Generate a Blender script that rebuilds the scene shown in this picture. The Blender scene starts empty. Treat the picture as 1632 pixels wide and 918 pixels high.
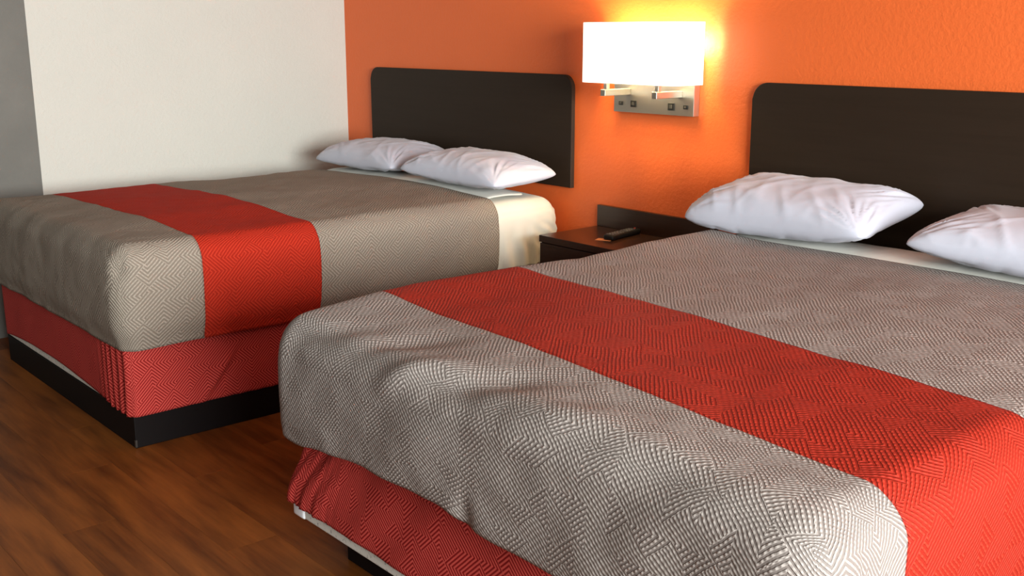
import bpy, bmesh, math, random
from mathutils import Vector, Matrix, noise
random.seed(7)
C = bpy.context.scene.collection
scn = bpy.context.scene

# ------------------------------------------------------------------ camera
def cam_matrix(a, b, c):
    return Matrix.Rotation(a, 3, 'Z') @ Matrix.Rotation(b, 3, 'X') @ Matrix.Rotation(c, 3, 'Z')
cam_data = bpy.data.cameras.new('camera')
cam_data.sensor_width = 36.0
cam_data.lens = 37.636
cam_data.clip_start = 0.02
cam = bpy.data.objects.new('camera', cam_data)
C.objects.link(cam)
cam.matrix_world = Matrix.Translation((5.1746, -3.2886, 1.3751)) @ cam_matrix(0.8539, 1.3388, 0.001).to_4x4()
scn.camera = cam

# ------------------------------------------------------------------ world, lights, exposure
world = bpy.data.worlds.new('world'); scn.world = world
world.use_nodes = True
wb = world.node_tree.nodes['Background']
wb.inputs[0].default_value = (0.75, 0.87, 1.0, 1)
wb.inputs[1].default_value = 0.35
scn.view_settings.view_transform = 'Standard'
scn.view_settings.look = 'None'
scn.view_settings.gamma = 1.0
scn.view_settings.exposure = 0.45
scn.view_settings.use_curve_mapping = False

def area(name, loc, target, sx, sy, power, col, spread=math.pi):
    l = bpy.data.lights.new(name, 'AREA'); l.shape = 'RECTANGLE'; l.size = sx; l.size_y = sy
    l.energy = power; l.color = col; l.spread = spread
    o = bpy.data.objects.new(name, l); C.objects.link(o)
    o.location = loc
    o.rotation_euler = (Vector(target) - Vector(loc)).to_track_quat('-Z', 'Y').to_euler()
    return o
# daylight through the big window in the right-hand wall, behind the camera's right shoulder
area('window_daylight', (8.5, -2.75, 1.60), (0, -1.9, 0.70), 2.9, 1.7, 265, (0.96, 1.0, 0.985), math.radians(120))
# weak cool fill light from the front, added for the bed foot ends
area('front_fill', (3.6, -4.86, 1.55), (2.6, 0, 0.9), 1.7, 1.0, 0.8, (0.82, 0.88, 1.0))

# ------------------------------------------------------------------ helpers
def empty(name, loc=(0, 0, 0), rz=0.0):
    o = bpy.data.objects.new(name, None); C.objects.link(o)
    o.location = loc; o.rotation_euler = (0, 0, rz); o.empty_display_size = 0.1
    return o
def tag(o, label=None, cat=None, group=None, kind=None):
    if label: o['label'] = label
    if cat: o['category'] = cat
    if group: o['group'] = group
    if kind: o['kind'] = kind
    return o
def link_mesh(name, me, mat=None, parent=None, loc=(0, 0, 0)):
    o = bpy.data.objects.new(name, me); C.objects.link(o)
    if mat: me.materials.append(mat)
    if parent: o.parent = parent
    o.location = loc
    return o
def bm_obj(name, bm, mat, parent=None, smooth=True, loc=(0, 0, 0)):
    me = bpy.data.meshes.new(name)
    bmesh.ops.recalc_face_normals(bm, faces=bm.faces[:])
    bm.to_mesh(me); bm.free()
    for p in me.polygons: p.use_smooth = smooth
    return link_mesh(name, me, mat, parent, loc)
def add_box(bm, x0, x1, y0, y1, z0, z1, bev=0.0, seg=2):
    m = Matrix.Translation(((x0+x1)/2, (y0+y1)/2, (z0+z1)/2)) @ Matrix.Diagonal((x1-x0, y1-y0, z1-z0, 1))
    r = bmesh.ops.create_cube(bm, size=1.0, matrix=m)
    if bev > 0:
        es = set()
        for v in r['verts']: es.update(v.link_edges)
        bmesh.ops.bevel(bm, geom=list(es), offset=bev, segments=seg, affect='EDGES', profile=0.5)
    return r
def box(name, x0, x1, y0, y1, z0, z1, mat, parent=None, bev=0.002, seg=2):
    bm = bmesh.new(); add_box(bm, x0, x1, y0, y1, z0, z1, bev, seg)
    o = bm_obj(name, bm, mat, parent, smooth=False)
    return o
def prism(name, outline, y0, y1, mat, parent=None, bev=0.0):
    """outline in XZ extruded along Y"""
    bm = bmesh.new()
    a = [bm.verts.new((x, y0, z)) for x, z in outline]
    b = [bm.verts.new((x, y1, z)) for x, z in outline]
    n = len(outline)
    fa = bm.faces.new(a); fb = bm.faces.new(b[::-1])
    for i in range(n): bm.faces.new((a[i], b[i], b[(i+1) % n], a[(i+1) % n]))
    if bev:
        es = [e for e in fa.edges]
        bmesh.ops.bevel(bm, geom=es, offset=bev, segments=3, affect='EDGES', profile=0.5)
    return bm_obj(name, bm, mat, parent, smooth=False)
def tube(bm, p0, p1, r, n=16):
    p0 = Vector(p0); p1 = Vector(p1); d = p1-p0
    q = d.to_track_quat('Z', 'Y').to_matrix().to_4x4()
    bmesh.ops.create_cone(bm, cap_ends=True, segments=n, radius1=r, radius2=r, depth=d.length,
                          matrix=Matrix.Translation((p0+p1)/2) @ q)
def sm(a, b, x):
    t = max(0.0, min(1.0, (x-a)/(b-a))); return t*t*(3-2*t)
def nz(x, y, z, f): return noise.noise(Vector((x*f, y*f, z*f)))

# ------------------------------------------------------------------ materials
def new_mat(name, col, rough=0.7, metal=0.0, spec=0.5):
    m = bpy.data.materials.new(name); m.use_nodes = True
    b = m.node_tree.nodes['Principled BSDF']
    b.inputs['Base Color'].default_value = (*col, 1)
    b.inputs['Roughness'].default_value = rough
    b.inputs['Metallic'].default_value = metal
    b.inputs['Specular IOR Level'].default_value = spec
    return m
class NT:
    def __init__(s, m): s.t = m.node_tree; s.b = s.t.nodes.get('Principled BSDF')
    def n(s, typ, **kw):
        x = s.t.nodes.new(typ)
        for k, v in kw.items(): setattr(x, k, v)
        return x
    def l(s, a, b): s.t.links.new(a, b)
    def put(s, sock, v):
        if hasattr(v, 'is_output') or isinstance(v, bpy.types.NodeSocket): s.l(v, sock)
        else: sock.default_value = v
    def m(s, op, a, b=None, c=None):
        x = s.n('ShaderNodeMath', operation=op)
        s.put(x.inputs[0], a)
        if b is not None: s.put(x.inputs[1], b)
        if c is not None: s.put(x.inputs[2], c)
        return x.outputs[0]
    def mix(s, f, a, b):
        x = s.n('ShaderNodeMix', data_type='RGBA')
        s.put(x.inputs[0], f)
        s.put(x.inputs[6], a if not isinstance(a, tuple) else (*a, 1))
        s.put(x.inputs[7], b if not isinstance(b, tuple) else (*b, 1))
        return x.outputs[2]
    def noise(s, scale, detail=2, vec=None, rough=0.5):
        x = s.n('ShaderNodeTexNoise'); x.inputs['Scale'].default_value = scale
        x.inputs['Detail'].default_value = detail; x.inputs['Roughness'].default_value = rough
        if vec is not None: s.l(vec, x.inputs['Vector'])
        return x
    def coord(s, k='Object'): return s.n('ShaderNodeTexCoord').outputs[k]
    def bump(s, h, dist, strength=1.0):
        x = s.n('ShaderNodeBump'); x.inputs['Distance'].default_value = dist
        x.inputs['Strength'].default_value = strength
        s.l(h, x.inputs['Height']); s.l(x.outputs[0], s.b.inputs['Normal'])
        return x

def wall_mat(name, col, bump_d=0.0022, rough=0.6, mottle=0.05, spec=0.4, blotch=None):
    m = new_mat(name, col, rough, 0, spec); N = NT(m)
    co = N.coord()
    n1 = N.noise(60, 3, co); n2 = N.noise(1.8, 5, co, 0.6)
    n3 = N.noise(160, 2, co)
    h = N.m('ADD', n1.outputs[0], N.m('MULTIPLY', n3.outputs[0], 0.35))
    N.bump(h, bump_d)
    d = tuple(c*(1-mottle*2.2) for c in col) if blotch is None else blotch
    f = N.m('MULTIPLY', N.m('SUBTRACT', n2.outputs[0], 0.35), 2.2)
    f = N.m('MINIMUM', N.m('MAXIMUM', f, 0.0), 1.0)
    N.l(N.mix(f, d, col), N.b.inputs['Base Color'])
    return m
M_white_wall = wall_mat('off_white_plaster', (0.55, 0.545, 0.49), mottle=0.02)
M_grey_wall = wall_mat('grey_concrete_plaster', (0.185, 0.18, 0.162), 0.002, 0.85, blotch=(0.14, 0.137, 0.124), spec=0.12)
M_orange = wall_mat('orange_painted_plaster', (0.79, 0.150, 0.033), 0.0018, 0.42, 0.02, 0.35)
M_ceiling = wall_mat('ceiling_plaster', (0.58, 0.56, 0.51), 0.002, 0.8)
M_beige_wall = wall_mat('beige_plaster', (0.16, 0.145, 0.125), 0.002, 0.7)

def laminate(name, col, col2, rough=0.38, scale=1.0, axis=0, spec=0.4):
    m = new_mat(name, col, rough, 0, spec); N = NT(m)
    mp = N.n('ShaderNodeMapping'); N.l(N.coord(), mp.inputs[0])
    s = [70*scale]*3; s[axis] = 3*scale; mp.inputs['Scale'].default_value = s
    g = N.noise(1.0, 4, mp.outputs[0], 0.6)
    N.l(N.mix(g.outputs[0], col, col2), N.b.inputs['Base Color'])
    N.bump(g.outputs[0], 0.0004)
    return m
M_headboard = laminate('dark_brown_laminate', (0.021, 0.013, 0.008), (0.030, 0.019, 0.012), 0.5, spec=0.128)
M_headedge = laminate('dark_brown_edge', (0.028, 0.018, 0.013), (0.035, 0.023, 0.016), 0.5, spec=0.2)
M_night = laminate('espresso_laminate', (0.022, 0.009, 0.005), (0.040, 0.016, 0.009), 0.25)
M_black = new_mat('black_painted_board', (0.005, 0.0035, 0.0035), 0.55, 0, 0.12)
M_black_plastic = new_mat('black_plastic', (0.008, 0.008, 0.008), 0.5, 0, 0.25)
M_grey_rubber = new_mat('grey_rubber', (0.10, 0.10, 0.10), 0.6)
M_dark_key = new_mat('dark_key', (0.035, 0.033, 0.03), 0.5)
M_red_key = new_mat('red_key', (0.4, 0.03, 0.02), 0.5)
M_card = new_mat('printed_card', (0.55, 0.20, 0.08), 0.5)
M_ticking = new_mat('white_ticking', (0.62, 0.60, 0.54), 0.8)
M_guard = new_mat('white_plastic_guard', (0.75, 0.77, 0.80), 0.35)
M_metal_screw = new_mat('dull_steel', (0.12, 0.11, 0.10), 0.4, 1.0)

# brushed nickel
M_nickel = new_mat('brushed_nickel', (0.52, 0.50, 0.44), 0.36, 1.0); N = NT(M_nickel)
mp = N.n('ShaderNodeMapping'); N.l(N.coord(), mp.inputs[0]); mp.inputs['Scale'].default_value = (6, 600, 600)
N.bump(N.noise(1.0, 2, mp.outputs[0]).outputs[0], 0.0002)

# ticking speckle
N = NT(M_ticking); v = N.noise(90, 2, N.coord()); r = N.n('ShaderNodeValToRGB')
r.color_ramp.elements[0].position = 0.30; r.color_ramp.elements[0].color = (0.30, 0.29, 0.27, 1)
r.color_ramp.elements[1].position = 0.42; r.color_ramp.elements[1].color = (0.62, 0.60, 0.54, 1)
N.l(v.outputs[0], r.inputs[0]); N.l(r.outputs[0], N.b.inputs['Base Color'])

# cotton
def cotton(name, col, bd=0.0006, sheen=0.15):
    m = new_mat(name, col, 0.85, 0, 0.25); N = NT(m)
    co = N.coord(); N.bump(N.noise(35, 3, co).outputs[0], bd)
    m.node_tree.nodes['Principled BSDF'].inputs['Sheen Weight'].default_value = sheen
    return m
M_pillow = cotton('white_pillowcase', (0.53, 0.55, 0.64))
M_sheet = cotton('white_sheet', (0.72, 0.71, 0.63), 0.0012)

# maze weave: nested chevrons in cells turned by 45 degrees, worked out in the cloth's own metre UVs
def maze(name, line, ground, period=0.0095, na=6, nb=9, bump_d=0.0012, dash=0.0, wob=0.002, rough=0.75,
         duty=0.5, pucker=0.0, contrast=1.0, sheen=0.2, spec=0.3, soft=0.22):
    m = new_mat(name, line, rough, 0, spec); N = NT(m)
    N.b.inputs['Sheen Weight'].default_value = sheen
    uv = N.n('ShaderNodeUVMap'); uv.uv_map = 'cloth'
    nd = N.noise(22, 2, uv.outputs[0])
    off = N.n('ShaderNodeVectorMath', operation='SUBTRACT'); N.l(nd.outputs['Color'], off.inputs[0]); off.inputs[1].default_value = (.5, .5, .5)
    sc = N.n('ShaderNodeVectorMath', operation='SCALE'); N.l(off.outputs[0], sc.inputs[0]); sc.inputs['Scale'].default_value = wob*2
    ad = N.n('ShaderNodeVectorMath', operation='ADD'); N.l(uv.outputs[0], ad.inputs[0]); N.l(sc.outputs[0], ad.inputs[1])
    sp = N.n('ShaderNodeSeparateXYZ'); N.l(ad.outputs[0], sp.inputs[0])
    u, v = sp.outputs[0], sp.outputs[1]
    k = 0.70710678/period
    a = N.m('MULTIPLY', N.m('ADD', u, v), k)       # in line periods
    b = N.m('MULTIPLY', N.m('SUBTRACT', u, v), k)
    ia = N.m('FLOOR', N.m('DIVIDE', a, na)); 
    # stagger the rows like brickwork
    b2 = N.m('ADD', b, N.m('MULTIPLY', ia, 4.0))
    ib = N.m('FLOOR', N.m('DIVIDE', b2, nb))
    fa = N.m('SUBTRACT', a, N.m('MULTIPLY', ia, na)); fb = N.m('SUBTRACT', b2, N.m('MULTIPLY', ib, nb))
    cb = N.n('ShaderNodeCombineXYZ'); N.l(ia, cb.inputs[0]); N.l(ib, cb.inputs[1])
    wn = N.n('ShaderNodeTexWhiteNoise', noise_dimensions='2D'); N.l(cb.outputs[0], wn.inputs['Vector'])
    sc3 = N.n('ShaderNodeSeparateColor'); N.l(wn.outputs['Color'], sc3.inputs[0])
    f1 = N.m('GREATER_THAN', sc3.outputs[0], 0.5); f2 = N.m('GREATER_THAN', sc3.outputs[1], 0.5)
    def flip(f, w, s): # s? w-f : f
        return N.m('ADD', f, N.m('MULTIPLY', s, N.m('SUBTRACT', float(w), N.m('MULTIPLY', f, 2.0))))
    ga = flip(fa, na, f1); gb = flip(fb, nb, f2)
    d = N.m('MAXIMUM', ga, N.m('SUBTRACT', gb, float(nb-na)))
    tri = N.m('ABSOLUTE', N.m('SUBTRACT', N.m('FRACT', d), 0.5))        # 0..0.5
    mr = N.n('ShaderNodeMapRange', interpolation_type='SMOOTHSTEP'); N.l(tri, mr.inputs[0])
    mr.inputs[1].default_value = 0.5*(1-duty)-soft/2; mr.inputs[2].default_value = 0.5*(1-duty)+soft/2
    mask = mr.outputs[0]                                               # 1 on the pale line
    h = mask
    if dash > 0:
        e = N.m('MINIMUM', ga, N.m('SUBTRACT', gb, float(nb-na)))
        w = N.m('SINE', N.m('MULTIPLY', e, 2*math.pi*0.75))
        w = N.m('ADD', N.m('MULTIPLY', w, 0.5), 0.5)
        mask = N.m('MULTIPLY', mask, N.m('ADD', N.m('MULTIPLY', w, dash), 1-dash))
        h = mask
    if pucker > 0:
        pn = N.noise(95, 2, uv.outputs[0])
        h = N.m('ADD', h, N.m('MULTIPLY', pn.outputs[0], pucker))
    big = N.noise(5, 3, uv.outputs[0])
    f = N.m('MULTIPLY', mask, contrast)
    col = N.mix(f, ground, line)
    col2 = N.mix(N.m('MULTIPLY', big.outputs[0], 0.22), col, tuple(c*0.6 for c in ground))
    N.l(col2, N.b.inputs['Base Color'])
    N.bump(h, bump_d)
    return m
M_grey_quilt = maze('taupe_maze_quilt', (0.44, 0.40, 0.37), (0.190, 0.164, 0.150), period=0.0088, bump_d=0.0017, dash=0.6, pucker=0.9, wob=0.004, sheen=0.0, na=8, nb=12, spec=0.12, rough=0.6)
M_red_quilt = maze('red_maze_quilt', (0.43, 0.036, 0.019), (0.25, 0.015, 0.008), period=0.0088, bump_d=0.0019, dash=0.5, pucker=0.9, wob=0.003, sheen=0.0, na=8, nb=12, spec=0.12, rough=0.6)
M_grey_flat = maze('taupe_herringbone', (0.385, 0.338, 0.280), (0.205, 0.172, 0.138), period=0.0100, bump_d=0.0016, dash=0.35, pucker=0.5, wob=0.002, sheen=0.0, rough=0.8, spec=0.06)
M_red_flat = maze('red_herringbone', (0.52, 0.042, 0.020), (0.33, 0.018, 0.009), period=0.0100, bump_d=0.0014, dash=0.2, pucker=0.4, wob=0.002, sheen=0.0, rough=0.8, spec=0.06)
M_skirt = maze('coral_maze_cloth', (0.60, 0.085, 0.068), (0.23, 0.011, 0.011), period=0.0085, bump_d=0.0004, wob=0.0006, duty=0.52, na=7, nb=10, soft=0.16, sheen=0.0, spec=0.08)

# ------------------------------------------------------------------ room shell
XR, YF, H = 8.6, -5.0, 2.45
def struct(o, label=None):
    o['kind'] = 'structure'
    if label: o['label'] = label
    return o
struct(box('wall_back', 0, XR, 0, 0.15, -0.1, H, M_orange, bev=0), 'orange painted wall with light orange-peel plaster behind the headboards')
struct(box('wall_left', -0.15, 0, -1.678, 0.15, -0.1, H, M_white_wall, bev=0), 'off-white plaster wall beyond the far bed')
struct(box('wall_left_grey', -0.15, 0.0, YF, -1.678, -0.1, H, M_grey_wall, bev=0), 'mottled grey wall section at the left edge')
struct(box('ceiling', -0.15, XR+0.15, YF-0.15, 0.15, H, H+0.1, M_ceiling, bev=0), 'white ceiling above the room')
def wall_with_hole(name, axis, pos, thick, lo, hi, a0, a1, z0, z1, mat, label):
    bm = bmesh.new()
    for (s0, s1, t0, t1) in ((lo, a0, -0.1, H), (a1, hi, -0.1, H), (a0, a1, -0.1, z0), (a0, a1, z1, H)):
        if axis == 'x': add_box(bm, pos, pos+thick, s0, s1, t0, t1)
        else: add_box(bm, s0, s1, pos, pos+thick, t0, t1)
    return struct(bm_obj(name, bm, mat, smooth=False), label)
wall_with_hole('wall_right', 'x', XR, 0.15, YF, 0.0, -4.25, -1.25, 0.72, 2.42, M_beige_wall, 'beige wall with the wide window, behind the camera')
wall_with_hole('wall_front', 'y', YF-0.15, 0.15, 0.0, XR, 2.7, 4.5, 1.0, 2.1, M_beige_wall, 'beige wall with a window, behind the camera')
def window(name, axis, pos, a0, a1, z0, z1, label):
    w = empty(name); struct(w, label)
    fm = new_mat('white_window_frame', (0.7, 0.7, 0.68), 0.4)
    bm = bmesh.new(); t = 0.05
    def bb(s0, s1, q0, q1):
        if axis == 'x': add_box(bm, pos, pos+0.05, s0, s1, q0, q1)
        else: add_box(bm, s0, s1, pos, pos+0.05, q0, q1)
    bb(a0, a1, z0, z0+t); bb(a0, a1, z1-t, z1); bb(a0, a0+t, z0+t, z1-t); bb(a1-t, a1, z0+t, z1-t)
    mid = (a0+a1)/2; bb(mid-t/2, mid+t/2, z0+t, z1-t)
    bm_obj('window_frame', bm, fm, w, smooth=False)
window('window_1', 'x', XR+0.06, -4.25, -1.25, 0.72, 2.42, 'wide window letting in daylight')
window('window_2', 'y', YF-0.11, 2.7, 4.5, 1.0, 2.1, 'window in the front wall')

# floor: sub-floor slab + each vinyl plank
M_plank = new_mat('wood_vinyl_plank', (0.2, 0.06, 0.02), 0.40, 0, 0.22); N = NT(M_plank)
oi = N.n('ShaderNodeObjectInfo'); co = N.coord()
shift = N.n('ShaderNodeVectorMath', operation='ADD'); N.l(co, shift.inputs[0])
rnd = N.n('ShaderNodeCombineXYZ'); N.l(N.m('MULTIPLY', oi.outputs['Random'], 37.0), rnd.inputs[0]); N.l(N.m('MULTIPLY', oi.outputs['Random'], 91.0), rnd.inputs[1])
N.l(rnd.outputs[0], shift.inputs[1])
mp = N.n('ShaderNodeMapping'); N.l(shift.outputs[0], mp.inputs[0]); mp.inputs['Scale'].default_value = (2.2, 16, 1)
g1 = N.noise(1.0, 5, mp.outputs[0], 0.55)
mp2 = N.n('ShaderNodeMapping'); N.l(shift.outputs[0], mp2.inputs[0]); mp2.inputs['Scale'].default_value = (6, 120, 1)
g2 = N.noise(1.0, 3, mp2.outputs[0], 0.6)
r = N.n('ShaderNodeValToRGB'); cr = r.color_ramp
cr.elements[0].position = 0.30; cr.elements[0].color = (0.070, 0.019, 0.004, 1)
cr.elements[1].position = 0.66; cr.elements[1].color = (0.25, 0.078, 0.014, 1)
N.l(N.m('ADD', N.m('ADD', N.m('MULTIPLY', g1.outputs[0], 0.75), N.m('MULTIPLY', g2.outputs[0], 0.20)), N.m('MULTIPLY', N.m('SUBTRACT', oi.outputs['Random'], 0.4), 0.12)), r.inputs[0])
N.l(r.outputs[0], N.b.inputs['Base Color'])
N.bump(g2.outputs[0], 0.0004)
M_sub = new_mat('dark_joint', (0.05, 0.018, 0.007), 0.8)
floor = struct(box('floor', 0, XR, YF, 0, -0.1, -0.006, M_sub, bev=0), 'warm brown wood-look plank floor')
PW, PL = 0.152, 1.22
base = {}
def plank_mesh(L, W):
    k = (round(L, 3), round(W, 3))
    if k in base: return base[k]
    bm = bmesh.new(); add_box(bm, 0.0002, L-0.0002, 0.0002, W-0.0002, -0.006, 0.0, 0.0003, 1)
    me = bpy.data.meshes.new('plank'); bm.to_mesh(me); bm.free(); me.materials.append(M_plank)
    base[k] = me; return me
y = YF; row = 0
offs = [0.0, 0.45, 0.83, 0.2, 0.62, 1.02, 0.33]
while y < -1e-3:
    W = min(PW, -y); x = -offs[row % 7]
    while x < XR-1e-3:
        a = max(0, x); b = min(XR, x+PL)
        if b-a > 0.03:
            o = bpy.data.objects.new('plank', plank_mesh(b-a, W)); C.objects.link(o)
            o.parent = floor; o.location = (a, y, 0)
        x += PL
    y += PW; row += 1

# ------------------------------------------------------------------ cloth on a rounded box
def lin(a, b, step, extra=()):
    n = max(1, round((b-a)/step)); L = [a+(b-a)*i/n for i in range(n+1)]
    for e in extra:
        j = min(range(len(L)), key=lambda i: abs(L[i]-e)); L[j] = e
    return L
def rounded_cloth(X0, X1, Y0, Y1, Z0, Z1, r, step, splits=(), hem=None, disp=None, close_head=False, top=True, foot=True, cut_top=None):
    """Open box of cloth: top, two sides, foot (Y0). Returns list of bmeshes, one per band between the splits (cloth y)."""
    xs = lin(X0, X1, step); ys = lin(Y0, Y1, step, splits); zs = lin(Z0, Z1, step)
    bounds = [-1e9]+list(splits)+[1e9]
    bms = [bmesh.new() for _ in range(len(bounds)-1)]
    uvl = [b.loops.layers.uv.new('cloth') for b in bms]
    caches = [dict() for _ in bms]
    def place(x, y, z):
        """point on the box -> point on the rounded box, and the outward direction there"""
        ix = min(max(x, X0+r), X1-r); iy = max(y, Y0+r) if foot else y; iz = min(z, Z1-r)
        if close_head: iy = min(iy, Y1-r)
        inner = Vector((ix, iy, iz)); dv = Vector((x, y, z))-inner
        if dv.length < 1e-9: return Vector((x, y, z)), Vector((0, 0, 1))
        n = dv.normalized()
        return inner+n*r, n
    def vert(i, x, y, z):
        key = (round(x, 5), round(y, 5), round(z, 5))
        c = caches[i]
        if key in c: return c[key]
        p, nn = place(x, y, z)
        if hem:
            t = (p.z-Z0)/(Z1-Z0)
            if t < 0.999:
                hz = hem(p.x, p.y); p.z = hz+t*(Z1-hz) if t < 1 else p.z
        if disp: p = disp(p, nn, x, y, z)
        v = bms[i].verts.new(p); c[key] = v; return v
    def band(y0, y1):
        m = (y0+y1)/2
        for i in range(len(bounds)-1):
            if bounds[i] <= m <= bounds[i+1]: return i
    def quad(i, pts, uvs):
        vs = [vert(i, *p) for p in pts]
        if len(set(vs)) < 3: return
        try: f = bms[i].faces.new(vs)
        except ValueError: return
        for lp, uv in zip(f.loops, uvs): lp[uvl[i]].uv = uv
    if top:
        for a in range(len(xs)-1):
            for b in range(len(ys)-1):
                x0, x1, y0, y1 = xs[a], xs[a+1], ys[b], ys[b+1]
                quad(band(y0, y1), [(x0, y0, Z1), (x1, y0, Z1), (x1, y1, Z1), (x0, y1, Z1)], [(x0, y0), (x1, y0), (x1, y1), (x0, y1)])
    for b in range(len(ys)-1):
        for c in range(len(zs)-1):
            y0, y1, z0, z1 = ys[b], ys[b+1], zs[c], zs[c+1]
            i = band(y0, y1)
            U = lambda z: X1+(Z1-z)
            quad(i, [(X1, y0, z0), (X1, y1, z0), (X1, y1, z1), (X1, y0, z1)], [(U(z0), y0), (U(z0), y1), (U(z1), y1), (U(z1), y0)])
            U = lambda z: X0-(Z1-z)
            quad(i, [(X0, y1, z0), (X0, y0, z0), (X0, y0, z1), (X0, y1, z1)], [(U(z0), y1), (U(z0), y0), (U(z1), y0), (U(z1), y1)])
    for a in range(len(xs)-1):
        for c in range(len(zs)-1):
            x0, x1, z0, z1 = xs[a], xs[a+1], zs[c], zs[c+1]
            V = lambda z: Y0-(Z1-z)
            if foot: quad(0, [(x0, Y0, z0), (x1, Y0, z0), (x1, Y0, z1), (x0, Y0, z1)], [(x0, V(z0)), (x1, V(z0)), (x1, V(z1)), (x0, V(z1))])
            if close_head:
                quad(len(bms)-1, [(x1, Y1, z0), (x0, Y1, z0), (x0, Y1, z1), (x1, Y1, z1)], [(x1, V(z0)), (x0, V(z0)), (x0, V(z1)), (x1, V(z1))])
    return bms
def cloth_obj(name, bm, mat, parent=None, thick=0.005):
    o = bm_obj(name, bm, mat, parent)
    if thick:
        s = o.modifiers.new('thickness', 'SOLIDIFY'); s.thickness = thick; s.offset = -1.0
    return o

# ================================================================== FAR BED
A0, A1, AF = 0.378, 1.748, -2.002       # left, right, foot
bed = empty('bed', ((A0+A1)/2, -1.02, 0))
tag(bed, 'far bed by the white wall on a full black plinth with a coral skirt', 'bed')
def child(o, par):
    o.parent = par; o.matrix_parent_inverse = Matrix.Translation(par.location).inverted(); return o
pb = box('base_frame', A0, A1, AF, -0.06, 0.0, 0.113, M_black, bev=0.003)
child(pb, bed)
bm = bmesh.new()
add_box(bm, A1-0.006, A1+0.0025, AF-0.0025, AF+0.006, 0.004, 0.030, 0.001, 1)
o = bm_obj('corner_bracket', bm, M_metal_screw, smooth=False); o.parent = pb
o['label'] = 'worn steel corner tip'
bx = box('box_spring', A0+0.012, A1-0.012, AF+0.001, -0.06, 0.114, 0.345, M_ticking, bev=0.006, seg=3); child(bx, bed)
mt = box('mattress', A0+0.025, A1-0.025, AF+0.035, -0.065, 0.35, 0.650, M_ticking, bev=0.06, seg=5); child(mt, bed)

def hemA(x, y):
    z = 0.112
    if y < AF+0.03 and x < A1-0.05:           # foot: elastic hem rides up
        t = (x-A0)/(A1-0.2-A0)
        if 0 < t < 1: z += 0.030*math.sin(math.pi*min(1, t**0.8))+0.006
    return z
def dispSkirtA(p, nn, x, y, z):
    h = (z-0.11)/0.3
    n = Vector((0, 0, 0))
    if y < AF+0.004:                               # foot face pleats near the near corner
        w = sm(1.45, 1.60, x)*(1-sm(1.735, 1.75, x)*0.5)
        p.y += w*0.008*math.sin((x-1.45)*2*math.pi/0.05+1.2*math.sin(h*2)+3.0*nz(x, z*0.4, 9, 9))
        p.y += 0.003*nz(x, z, 0, 5)
    if x > A1-0.004+0.004 or x >= A1+0.003:         # side face
        d = ((y+1.66)-(z-0.24)*0.75)
        e = math.exp(-((z-0.20)/0.07)**2)
        p.x += 0.015*math.exp(-(d/0.017)**2)*e - 0.006*math.exp(-((d-0.03)/0.02)**2)*e
        d2 = ((y+1.79)+(z-0.18)*0.25)
        p.x += 0.005*math.exp(-(d2/0.012)**2)*math.exp(-((z-0.17)/0.06)**2)
        p.x += 0.005*nz(y, z, 3, 4)*sm(-0.9, -1.3, y)
        p.x += 0.002*math.sin(y*2*math.pi/0.06)*sm(0.14, 0.115, z)*sm(-1.75, -1.6, y)*sm(-0.8, -1.0, y)
    return p
sk = rounded_cloth(A0-0.004, A1+0.004, AF-0.006, -0.05, 0.112, 0.38, 0.02, 0.0095, hem=hemA, disp=dispSkirtA, top=False)[0]
sko = cloth_obj('bed_skirt', sk, M_skirt, thick=0.0025); child(sko, bed)
sko['label'] = 'coral fitted skirt with a maze pattern, riding up at the foot'

# bedspread of the far bed
AX0, AX1, AY0, AY1, AZ0, AZ1 = A0-0.035, A1+0.048, AF-0.035, -0.445, 0.350, 0.705
def crownA(x): return 0.020*math.sin(math.pi*max(0, min(1, (x-0.34)/1.46)))**1.2
def dispA(p, nn, x, y, z):
    p.y -= (0.027*sm(1.75, 0.35, x)-0.02)*sm(AY0+0.05, AY0+0.25, y)
    t = max(0, (AZ1-p.z)/(AZ1-AZ0))
    side = 1-abs(nn.z)
    p += Vector((nn.x, nn.y, 0))*(0.012*math.sin(math.pi*min(1, t*1.05))-0.014*sm(0.75, 1.0, t))*sm(0, 0.2, t)
    p.z += nn.z**2*sm(AY0, AY0+0.35, p.y)*crownA(p.x)
    p += nn*((0.003+0.006*max(0, nn.z))*nz(x, y, z, 2.3)+0.004*nz(x, y, z, 6)+0.0018*nz(x, y, z, 17))*(1-0.6*sm(-0.62, -0.46, y)*nn.z)
    # dimple of the fitted corner
    for cx in (AX1, AX0):
        sg = 1 if cx == AX1 else -1
        c = Vector((cx-sg*0.022, AY0+0.022, AZ1-0.075)); q = p-c; dd = q.length
        if dd < 0.25:
            p -= Vector((sg, -1, 0.6))*0.010*math.exp(-(dd/0.028)**2)
            an = math.atan2(q.z, q.y+q.x*sg)
            p += nn*0.0028*math.sin(an*14)*math.exp(-(dd/0.09)**2)*sm(0.0, 0.03, dd)
    p.z += 0.005*nz(x*1.2, y*1.2, 5, 4)*sm(AZ0+0.05, AZ0, z)
    return p
spA = empty('bedspread', ((A0+A1)/2, -1.2, 0.7))
tag(spA, 'smooth taupe bedspread with a red band, spread over the far bed', 'bedspread')
bs = rounded_cloth(AX0, AX1, AY0, AY1, AZ0, AZ1, 0.070, 0.0105, splits=(-1.765, -1.305), disp=dispA)
for b_, nm, mt_, lb in zip(bs, ('foot_panel', 'red_band', 'head_panel'), (M_grey_flat, M_red_flat, M_grey_flat),
                       ('taupe herringbone cloth over the foot', 'red herringbone cross band', 'taupe herringbone cloth toward the head')):
    o = cloth_obj(nm, b_, mt_); child(o, spA); o['label'] = lb

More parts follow.
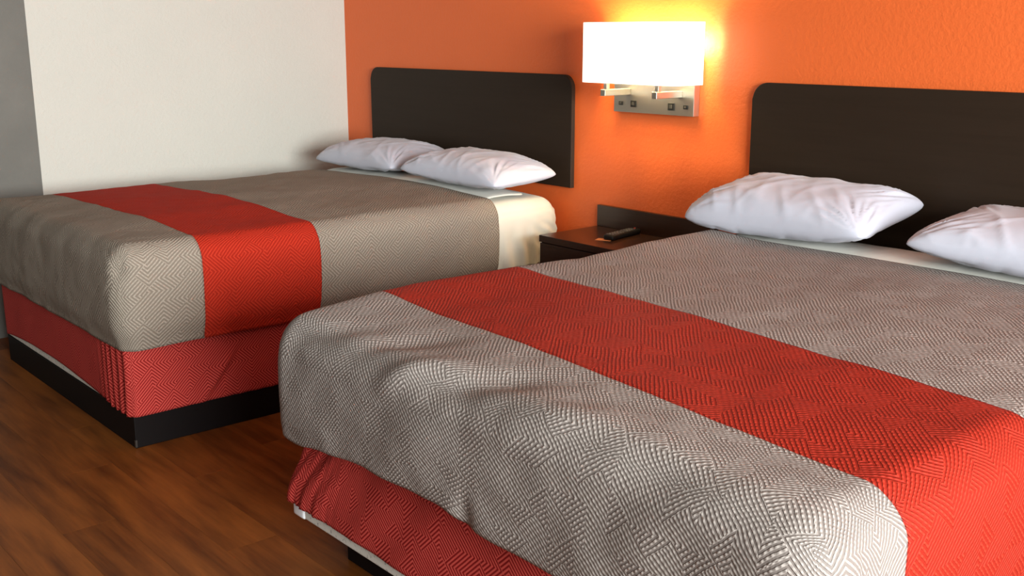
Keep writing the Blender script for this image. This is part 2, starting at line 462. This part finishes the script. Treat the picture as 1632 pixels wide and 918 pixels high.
# sheet over the head end of the far mattress
def dispSheetA(p, nn, x, y, z):
    n = 0.006*nz(x, y, z, 5)+0.003*nz(x, y, z, 13)
    if z < 0.64 and (x > A1):
        f = (0.012*math.sin(y*2*math.pi/0.075+1.5*nz(y, z, 0, 4)*4)*sm(0.62, 0.42, z)+0.008)*sm(-0.455, -0.40, y)-0.006*sm(-0.40, -0.455, y)
        p.x += f+n+0.006*math.sin(math.pi*sm(0.34, 0.66, z))
        # pulled gather toward the head corner
        p.x += 0.008*math.sin((y*0.6+z)*2*math.pi/0.05)*math.exp(-(((y+0.10)/0.10)**2+((z-0.52)/0.08)**2))
    p += nn*0
    p.z += nn.z**2*(crownA(p.x)+n*0.5)
    return p
shA = rounded_cloth(A0-0.016, A1+0.028, -0.60, -0.040, 0.395, 0.678, 0.075, 0.0115, foot=False, disp=dispSheetA, close_head=True)[0]
o = cloth_obj('bed_sheet', shA, M_sheet, thick=0.003)
tag(o, 'cream-white sheet bared at the head of the far bed and hanging down its side', 'sheet')
def sheet_fold(name, pts_fn, x0, x1, label, mat):
    """turned-down strip of the top sheet lying along the edge of the bedspread"""
    bm = bmesh.new(); n = 150; m = 14
    rows = []
    for i in range(n+1):
        x = x0+(x1-x0)*i/n; yf, yb, z = pts_fn(x); row = []
        for j in range(m+1):
            t = j/m
            yy = yf+(yb-yf)*t
            zz = z+0.010*math.sin(math.pi*min(1, t*3)/1.0*0.5) - 0.006*sm(0.6, 1, t) + 0.002*nz(x, yy, 0, 9)
            if t == 0: zz = z-0.004
            row.append(bm.verts.new((x, yy, zz)))
        rows.append(row)
    for i in range(n):
        for j in range(m): bm.faces.new((rows[i][j], rows[i+1][j], rows[i+1][j+1], rows[i][j+1]))
    o = cloth_obj(name, bm, mat, thick=0.005)
    return o
def foldA(x):
    e = sm(1.66, 1.76, x)
    z = 0.6955 + crownA(x) - 0.03*e*e - 0.02*sm(0.42, 0.36, x)**2
    y = -0.428+0.008*nz(x, 0, 0, 5)
    return (y, -0.20, z)
o = sheet_fold('top_sheet', foldA, 0.42, 1.70, '', M_sheet)
tag(o, 'white turned-down sheet edge lying under the two pillows of the far bed', 'sheet')

# ================================================================== NEAR BED
B0, B1, BF = 2.765, 4.40, -1.968
bedB = empty('bed', ((B0+B1)/2, -1.02, 0))
tag(bedB, 'near bed with a white box spring overhanging its inset black plinth', 'bed')
pb = box('base_frame', 2.895, 4.30, -1.888, -0.06, 0.0, 0.111, M_black, bev=0.003); child(pb, bedB)
def slantB(x, z):
    return 0.112*sm(0.17, 0.41, z)*sm(3.2, 2.77, x)
def solid_box(name, x0, x1, y0, y1, z0, z1, mat, bev, f=None):
    bm = bmesh.new(); add_box(bm, x0, x1, y0, y1, z0, z1, bev, 4)
    if f:
        for v in bm.verts: v.co = f(v.co)
    return bm_obj(name, bm, mat, smooth=False)
bx = solid_box('box_spring', B0+0.003, B1-0.01, BF+0.000, -0.06, 0.113, 0.345, M_ticking, 0.006,
               lambda c: Vector((c.x+slantB(c.x, c.z), c.y, c.z))); child(bx, bedB)
# corner guard
bm = bmesh.new(); add_box(bm, B0-0.002, B0+0.055, BF-0.005, BF+0.045, 0.112, 0.160, 0.008, 4)
o = bm_obj('corner_guard', bm, M_guard, smooth=True); o.parent = bx; o['label'] = 'white moulded plastic corner guard'
mt = box('mattress', 2.945, B1-0.03, BF+0.02, -0.065, 0.35, 0.655, M_ticking, bev=0.06, seg=5); child(mt, bedB)
def hemB(x, y):
    z = 0.158
    z += 0.006*nz(x, y, 0, 6)
    return z
def dispSkirtB(p, nn, x, y, z):
    p.x += slantB(p.x, p.z)
    p.y += 0.03*sm(0.31, 0.42, p.z)*sm(3.0, 2.85, p.x)*(1 if y < BF+0.05 else 0)
    if y < BF+0.03:
        k = sm(3.10, 2.78, x)
        p.y += k*(0.0035*math.sin((x-0.45*z)*2*math.pi/0.085+0.6+2.5*nz(x, z, 4, 7)) + 0.0015*math.sin((x-0.2*z)*2*math.pi/0.031) - 0.005)
        p.y += 0.009*nz(x-z*0.6, z*0.4, 0, 7)-0.006
        p.y += 0.0022*math.sin(x*2*math.pi/0.014)*sm(0.20, 0.155, p.z)*k
        p.y -= 0.004*sm(0.30, 0.20, z)
    else:
        p.x += 0.005*math.sin(y*2*math.pi/0.05)*sm(-1.8, -1.95, y)
    return p
sk = rounded_cloth(B0-0.004, B1+0.004, BF-0.010, -0.05, 0.150, 0.46, 0.02, 0.0085, hem=hemB, disp=dispSkirtB, top=False)[0]
sko = cloth_obj('bed_skirt', sk, M_skirt, thick=0.0025); child(sko, bedB)
sko['label'] = 'coral fitted skirt with a maze pattern, gathered at the foot corner'

BX0, BX1, BY0, BY1, BZ0, BZ1 = 2.850, 4.455, -2.075, -0.42, 0.400, 0.712
def hemBs(x, y):
    z = 0.395
    if y < BY0+0.1:
        z += 0.010*sm(3.0, 2.86, x)
        z += 0.050*sm(2.86, 3.35, x) - 0.020*sm(3.42, 3.75, x)
        z += 0.012*math.exp(-((x-3.57)/0.05)**2)+0.006*nz(x, 0, 0, 7)
    return z
FOLDS = ((3.30, -1.95, .70, -0.014, 0.045, 0.9), (3.42, -2.02, .66, 0.014, 0.035, 0.8), (3.62, -1.98, .68, -0.020, 0.05, 0.7),
         (3.05, -2.0, .66, -0.012, 0.05, 0.6), (3.85, -2.0, .66, 0.012, 0.06, 0.6), (3.64, -2.09, .45, -0.010, 0.022, 1.4),
         (3.45, -2.09, .55, 0.010, 0.06, 0.5), (4.1, -2.02, .62, -0.010, 0.06, 0.7))
def crownB(x): return 0.016*math.sin(math.pi*max(0, min(1, (x-2.85)/1.60)))**0.7
def dispB(p, nn, x, y, z):
    p.y += (0.030 - 0.100*sm(2.9, 4.40, x))*sm(BY0+0.05, BY0+0.3, y)*sm(-0.7, -1.2, y)
    t = max(0, (BZ1-p.z)/(BZ1-BZ0))
    p += Vector((nn.x, nn.y, 0))*(0.008*math.sin(math.pi*min(1, t))-0.006*sm(0.8, 1.0, t))*sm(0, 0.2, t)
    up = sm(1.0, 0.0, t)
    p.z += nn.z**2*crownB(p.x)
    # foot edge slumps a little
    p.z -= 0.010*sm(BY0+0.40, BY0+0.04, p.y)*up
    for cx, sgn in ((BX0, 1), (BX1, -1)):
        dd = math.hypot(p.x-cx, p.y-BY0)
        p.z -= 0.010*math.exp(-(dd/0.13)**2)*up
        p.x += sgn*0.024*math.exp(-(dd/0.25)**2)*sm(1.15, 0.6, t)
    p.z += 0.018*math.exp(-((p.x-2.92)/0.13)**2)*(0.35+0.65*abs(math.cos((p.y+0.25)*math.pi/1.6))**1.0)*sm(0.9, 0.0, t)
    n = 0.007*nz(x, y+3, z, 2.1)+0.005*nz(x+4, y, z, 5)+0.0030*nz(x, y, z, 12)
    fo = 0.0
    for (gx, gy, gz, a, sx, ang) in FOLDS:
        ux, uy = (p.x-gx), ((p.y-gy)+(p.z-gz))
        if abs(ux)+abs(uy) > 0.5: continue
        a1 = ux*math.cos(ang)+uy*math.sin(ang); a2 = -ux*math.sin(ang)+uy*math.cos(ang)
        fo += a*math.exp(-(a1/(sx*2.6))**2-(a2/sx)**2)
    p += nn*(n*(0.7+0.3*(1-nn.z))*(1-0.8*sm(-0.7, -0.46, y))+fo)
    return p
spB = empty('bedspread', ((B0+B1)/2, -1.2, 0.7))
tag(spB, 'rumpled taupe bedspread with a red band, spread over the near bed', 'bedspread')
bs = rounded_cloth(BX0, BX1, BY0, BY1, BZ0, BZ1, 0.075, 0.009, splits=(-1.80, -1.335), hem=hemBs, disp=dispB)
for b_, nm, mt_, lb in zip(bs, ('foot_panel', 'red_band', 'head_panel'), (M_grey_quilt, M_red_quilt, M_grey_quilt),
                       ('crinkled taupe cloth over the foot', 'crinkled red cross band', 'crinkled taupe cloth toward the head')):
    o = cloth_obj(nm, b_, mt_); child(o, spB); o['label'] = lb
def dispSheetB(p, nn, x, y, z):
    n = 0.005*nz(x, y, z, 5)
    if z < 0.66 and x < B0+0.2: p.x -= n+0.004*math.sin(y*2*math.pi/0.08)
    p.z += nn.z**2*(crownB(p.x)+n*0.4)
    return p
shB = rounded_cloth(2.875, B1+0.015, -0.60, -0.030, 0.475, 0.681, 0.075, 0.0115, foot=False, disp=dispSheetB, close_head=True)[0]
o = cloth_obj('bed_sheet', shB, M_sheet, thick=0.003)
tag(o, 'white sheet bared at the head of the near bed', 'sheet')
def foldB(x):
    z = 0.7025 + crownB(x) - 0.02*sm(2.98, 2.92, x)**2
    y = -0.412+0.006*nz(x, 3, 0, 5)
    return (y, -0.20, z)
o = sheet_fold('top_sheet', foldB, 2.97, 4.35, '', M_sheet)
tag(o, 'white turned-down sheet edge lying under the two pillows of the near bed', 'sheet')

# ================================================================== HEADBOARDS
def headboard(x0, w, label, z0=0.721):
    z1, r = 1.209, 0.06
    out = [(x0, z0), (x0+w, z0)]
    for i in range(9):
        a = math.pi/2*i/8; out.append((x0+w-r+r*math.cos(a), z1-r+r*math.sin(a)))
    for i in range(9):
        a = math.pi/2*i/8; out.append((x0+r-r*math.sin(a), z1-r+r*math.cos(a)))
    o = prism('headboard', out, -0.022, -0.001, M_headboard, bev=0.004)
    o.data.materials.append(M_headedge)
    for p in o.data.polygons:
        if abs(p.normal.y) < 0.7: p.material_index = 1
    tag(o, label, 'headboard')
    return o
headboard(0.271, 1.546, 'dark brown round-cornered headboard on the orange wall behind the far bed')
headboard(2.762, 1.62, 'dark brown round-cornered headboard on the orange wall behind the near bed', 0.60)

# ================================================================== PILLOWS
def pillow(name, w, d, th, seed, lean=0.0, droop=0.0, wr=1.0, bot=0.35, tilt_pts=None, sharp=2.6, flap=0):
    bm = bmesh.new(); nu, nv = 84, 60
    def P(u, v, top):
        q = (abs(u)*abs(v))**7
        ex = 1-0.05*(1-abs(v)**2.0)*abs(u)**3-0.045*q; ey = 1-0.06*(1-abs(u)**2.0)*abs(v)**3-0.06*q
        x = u*w/2*ex; y = v*d/2*ey
        a = max(0, 1-abs(u)**sharp); b = max(0, 1-abs(v)**sharp)
        hgt = th*(a*b)**0.47*(1-lean*u)
        # creases fanning from the corners
        c = 0.0
        for su in (-1, 1):
            for sv in (-1, 1):
                rr = math.hypot((u-su)*w/2, (v-sv)*d/2); an = math.atan2((v-sv)*d, (u-su)*w)
                s = noise.noise(Vector((an*7.0+seed*3.1+su, rr*5+sv, seed)))
                s = 1-abs(s)*2.6
                c += s*0.010*math.exp(-((rr-0.09)/0.10)**2)
        m1 = noise.noise(Vector((x*9+seed, y*9, seed*2.0)))
        m2 = 1-2.2*abs(noise.noise(Vector((x*5+y*7+seed*5, y*4-x*3, seed))))
        m3 = max(0, 1-4.0*abs(noise.noise(Vector(((x+y*0.9)*9+seed*2, (y-x)*2.0, seed*1.7)))))**2*(0.5+0.5*abs(v))
        m4 = max(0, 1-3.5*abs(noise.noise(Vector(((x-y*0.6)*8-seed*2, (y+x)*2.5, seed*4.7)))))**2
        c += 0.004*m1+0.0035*(m2-0.4)+0.0060*m3*(0.35+0.65*sm(0.3, -0.8, v))+0.003*m4
        edge = (a*b)**0.4
        if top: z = hgt*(1-bot)+c*wr*edge
        else: z = -hgt*bot+c*wr*edge*0.75*sm(0.6, -0.4, v)
        z += droop*(abs(u)**2)
        return Vector((x, y, z))
    vt = {}
    for i in range(nu+1):
        for j in range(nv+1):
            # denser toward the rim
            u = math.sin((i/nu-0.5)*math.pi); v = math.sin((j/nv-0.5)*math.pi)
            u = 0.5*u+0.5*(2*i/nu-1); v = 0.5*v+0.5*(2*j/nv-1)
            rim = i in (0, nu) or j in (0, nv)
            vt[i, j, 1] = bm.verts.new(P(u, v, True))
            vt[i, j, 0] = vt[i, j, 1] if rim else bm.verts.new(P(u, v, False))
    for i in range(nu):
        for j in range(nv):
            bm.faces.new([vt[i, j, 1], vt[i+1, j, 1], vt[i+1, j+1, 1], vt[i, j+1, 1]])
            f = [vt[i, j, 0], vt[i, j+1, 0], vt[i+1, j+1, 0], vt[i+1, j, 0]]
            try: bm.faces.new(f)
            except ValueError: pass
    o = bm_obj(name, bm, M_pillow)
    return o
def put(o, loc, rot, label, group):
    o.location = loc; o.rotation_euler = rot
    tag(o, label, 'pillow', group)
R = math.radians
put(pillow('pillow', 0.70, 0.40, 0.135, 1.3, wr=1.2), (0.715, -0.255, 0.778), (R(4), R(-1), R(0)),
    'white pillow at the left of the far bed, partly behind the other pillow', 'bed pillows')
put(pillow('pillow', 0.67, 0.39, 0.140, 4.7, wr=1.2), (1.458, -0.262, 0.780), (R(3), R(1.5), R(2)),
    'white pillow nearest the nightstand on the far bed, with a flattened left corner', 'bed pillows')
put(pillow('pillow', 0.70, 0.40, 0.160, 8.2, lean=0.14, wr=1.15, sharp=3.2, bot=0.42), (3.155, -0.265, 0.809), (R(9), R(-2), R(0)),
    'plump creased white pillow at the left side of the near bed', 'bed pillows')
put(pillow('pillow', 0.70, 0.40, 0.150, 12.9, wr=1.2, bot=0.45), (3.975, -0.262, 0.806), (R(6), R(1), R(0)),
    'white pillow on the near bed cut off by the right edge of the picture', 'bed pillows')

# ================================================================== NIGHTSTAND
ns = empty('nightstand', (2.30, -0.18, 0)); tag(ns, 'dark espresso nightstand with a raised back panel between the beds', 'nightstand')
NX0, NX1, ND, NH = 1.985, 2.62, -0.362, 0.577
child(box('top', NX0, NX1, ND, -0.002, NH-0.028, NH, M_night, bev=0.0015), ns)
child(box('back_panel', NX0-0.002, NX1, -0.022, -0.001, NH, 0.668, M_night, bev=0.0015), ns)
for x in (NX0+0.004, NX1-0.022):
    child(box('side_panel', x, x+0.018, ND+0.012, -0.002, 0.0, NH-0.0285, M_night, bev=0.001), ns)
child(box('shelf', NX0+0.0225, NX1-0.0225, ND+0.02, -0.004, 0.12, 0.138, M_night, bev=0.001), ns)
dr = child(box('drawer', NX0+0.006, NX1-0.006, ND+0.001, ND+0.0115, NH-0.19, NH-0.031, M_night, bev=0.001), ns)
hb = bmesh.new(); tube(hb, (-0.06, -0.025, 0), (0.06, -0.025, 0), 0.005, 12)
for s in (-0.05, 0.05): tube(hb, (s, 0, 0), (s, -0.025, 0), 0.004, 8)
h = bm_obj('handle', hb, M_nickel); h.parent = dr; h.location = (2.30, ND+0.001, NH-0.11)

# remote control + printed card
rm = empty('remote_control', (2.238, -0.135, NH), R(100))
tag(rm, 'black remote control with grey keys lying on the nightstand', 'remote control')
bm = bmesh.new(); add_box(bm, -0.105, 0.105, -0.024, 0.024, 0.001, 0.022, 0.007, 3)
bm_obj('housing', bm, M_black_plastic, rm)
k0 = bmesh.new(); add_box(k0, -0.0045, 0.0045, -0.004, 0.004, 0.0, 0.003, 0.001, 1)
kme = bpy.data.meshes.new('key'); k0.to_mesh(kme); k0.free(); kme.materials.append(M_grey_rubber)
for i in range(9):
    for j in range(3):
        o = bpy.data.objects.new('key', kme); C.objects.link(o); o.parent = rm
        o.location = (-0.088+0.018*i+(0.012 if i > 4 else 0), -0.013+0.013*j, 0.0216)
o = box('power_key', 0.088, 0.097, -0.004, 0.004, 0.0216, 0.0250, M_red_key, bev=0.001, seg=1); o.parent = rm; o['label'] = 'small red power key'
cd = box('card', -0.032, 0.032, -0.022, 0.022, 0.0, 0.0006, M_card, bev=0)
cd.location = (2.236, -0.238, NH+0.0004); cd.rotation_euler = (0, 0, R(25))
tag(cd, 'small orange and tan card peeking out from under the remote control', 'card')

# ================================================================== WALL LAMP
lamp = empty('wall_lamp', (2.29, 0, 1.16)); tag(lamp, 'lit two-arm nickel wall lamp with a wide white shade above the nightstand', 'wall lamp')
plate = child(box('back_plate', 2.080, 2.500, -0.035, -0.001, 1.070, 1.300, M_nickel, bev=0.0015), lamp)
M_warm = new_mat('warm_bulb', (1, 0.9, 0.7), 0.4)
M_warm.node_tree.nodes['Principled BSDF'].inputs['Emission Color'].default_value = (1, 0.80, 0.45, 1)
M_warm.node_tree.nodes['Principled BSDF'].inputs['Emission Strength'].default_value = 12
for ax in (2.160, 2.430):
    bm = bmesh.new(); add_box(bm, ax-0.013, ax+0.013, -0.185, -0.0352, 1.140, 1.166, 0.0015, 1)
    add_box(bm, ax-0.009, ax+0.009, -0.172, -0.154, 1.166, 1.225, 0.001, 1)
    a = child(bm_obj('arm', bm, M_nickel, smooth=False), lamp)
    bm = bmesh.new(); tube(bm, (ax, -0.163, 1.225), (ax, -0.163, 1.265), 0.016, 20)
    s = child(bm_obj('lamp_socket', bm, M_nickel), lamp)
    bm = bmesh.new()
    bmesh.ops.create_uvsphere(bm, u_segments=20, v_segments=12, radius=0.027, matrix=Matrix.Translation((ax, -0.130, 1.315)) @ Matrix.Diagonal((1, 1, 1.35, 1)))
    for v in bm.verts: v.co.y -= 0.033
    bl = child(bm_obj('bulb', bm, M_warm), lamp); bl.visible_shadow = True
    pl = bpy.data.lights.new('bulb_light', 'POINT'); pl.energy = 5.6; pl.color = (1.0, 0.76, 0.36); pl.shadow_soft_size = 0.028
    po = bpy.data.objects.new('bulb_light', pl); C.objects.link(po); po.location = (ax, -0.115, 1.345)
# rocker switches and outlets on the plate
for (x, z, w_, h_, nm) in ((2.121, 1.105, 0.022, 0.015, 'switch'), (2.190, 1.105, 0.030, 0.026, 'outlet'), (2.389, 1.103, 0.032, 0.028, 'outlet'), (2.462, 1.104, 0.022, 0.015, 'switch')):
    o = box(nm, x-w_/2, x+w_/2, -0.0385, -0.0352, z-h_/2, z+h_/2, M_black_plastic, bev=0.0008, seg=1); child(o, lamp)
    k = box('insert', x-w_*0.22, x+w_*0.22, -0.0402, -0.0386, z-h_*0.25, z+h_*0.25, M_dark_key, bev=0.0004, seg=1)
    k.parent = o; k.matrix_parent_inverse = Matrix.Translation(lamp.location).inverted() @ Matrix.Identity(4)
    k.matrix_parent_inverse = Matrix.Identity(4)
# shade: rounded-front box, open above, below and at the back
M_shade = bpy.data.materials.new('lit_linen_shade'); M_shade.use_nodes = True
N = NT(M_shade)
N.b.inputs['Base Color'].default_value = (0.9, 0.88, 0.82, 1); N.b.inputs['Roughness'].default_value = 0.9
N.b.inputs['Emission Color'].default_value = (1.0, 0.93, 0.80, 1); N.b.inputs['Emission Strength'].default_value = 1.6
def shade_outline(w, d, rr, n=10):
    # from back-left round the front to back-right, plan view
    pts = [(-w, 0.0)]
    pts += [(-w+rr-rr*math.cos(math.pi/2*i/n), -(d-rr)-rr*math.sin(math.pi/2*i/n)) for i in range(n+1)]
    pts += [(w-rr+rr*math.sin(math.pi/2*i/n), -(d-rr)-rr*math.cos(math.pi/2*i/n)) for i in range(n+1)]
    pts += [(w, 0.0)]
    return pts
bm = bmesh.new(); prof = shade_outline(0.253, 0.165, 0.05)
prev = None
for (px, py) in prof:
    a = bm.verts.new((2.293+px, -0.042+py-0.012*(1-(px/0.253)**2), 1.192)); b = bm.verts.new((2.293+px, -0.042+py-0.012*(1-(px/0.253)**2), 1.424))
    if prev: bm.faces.new((prev[0], a, b, prev[1]))
    prev = (a, b)
sh = cloth_obj('lamp_shade', bm, M_shade, thick=0.003); child(sh, lamp)
sh['label'] = 'glowing white fabric shade with a gently curved front'
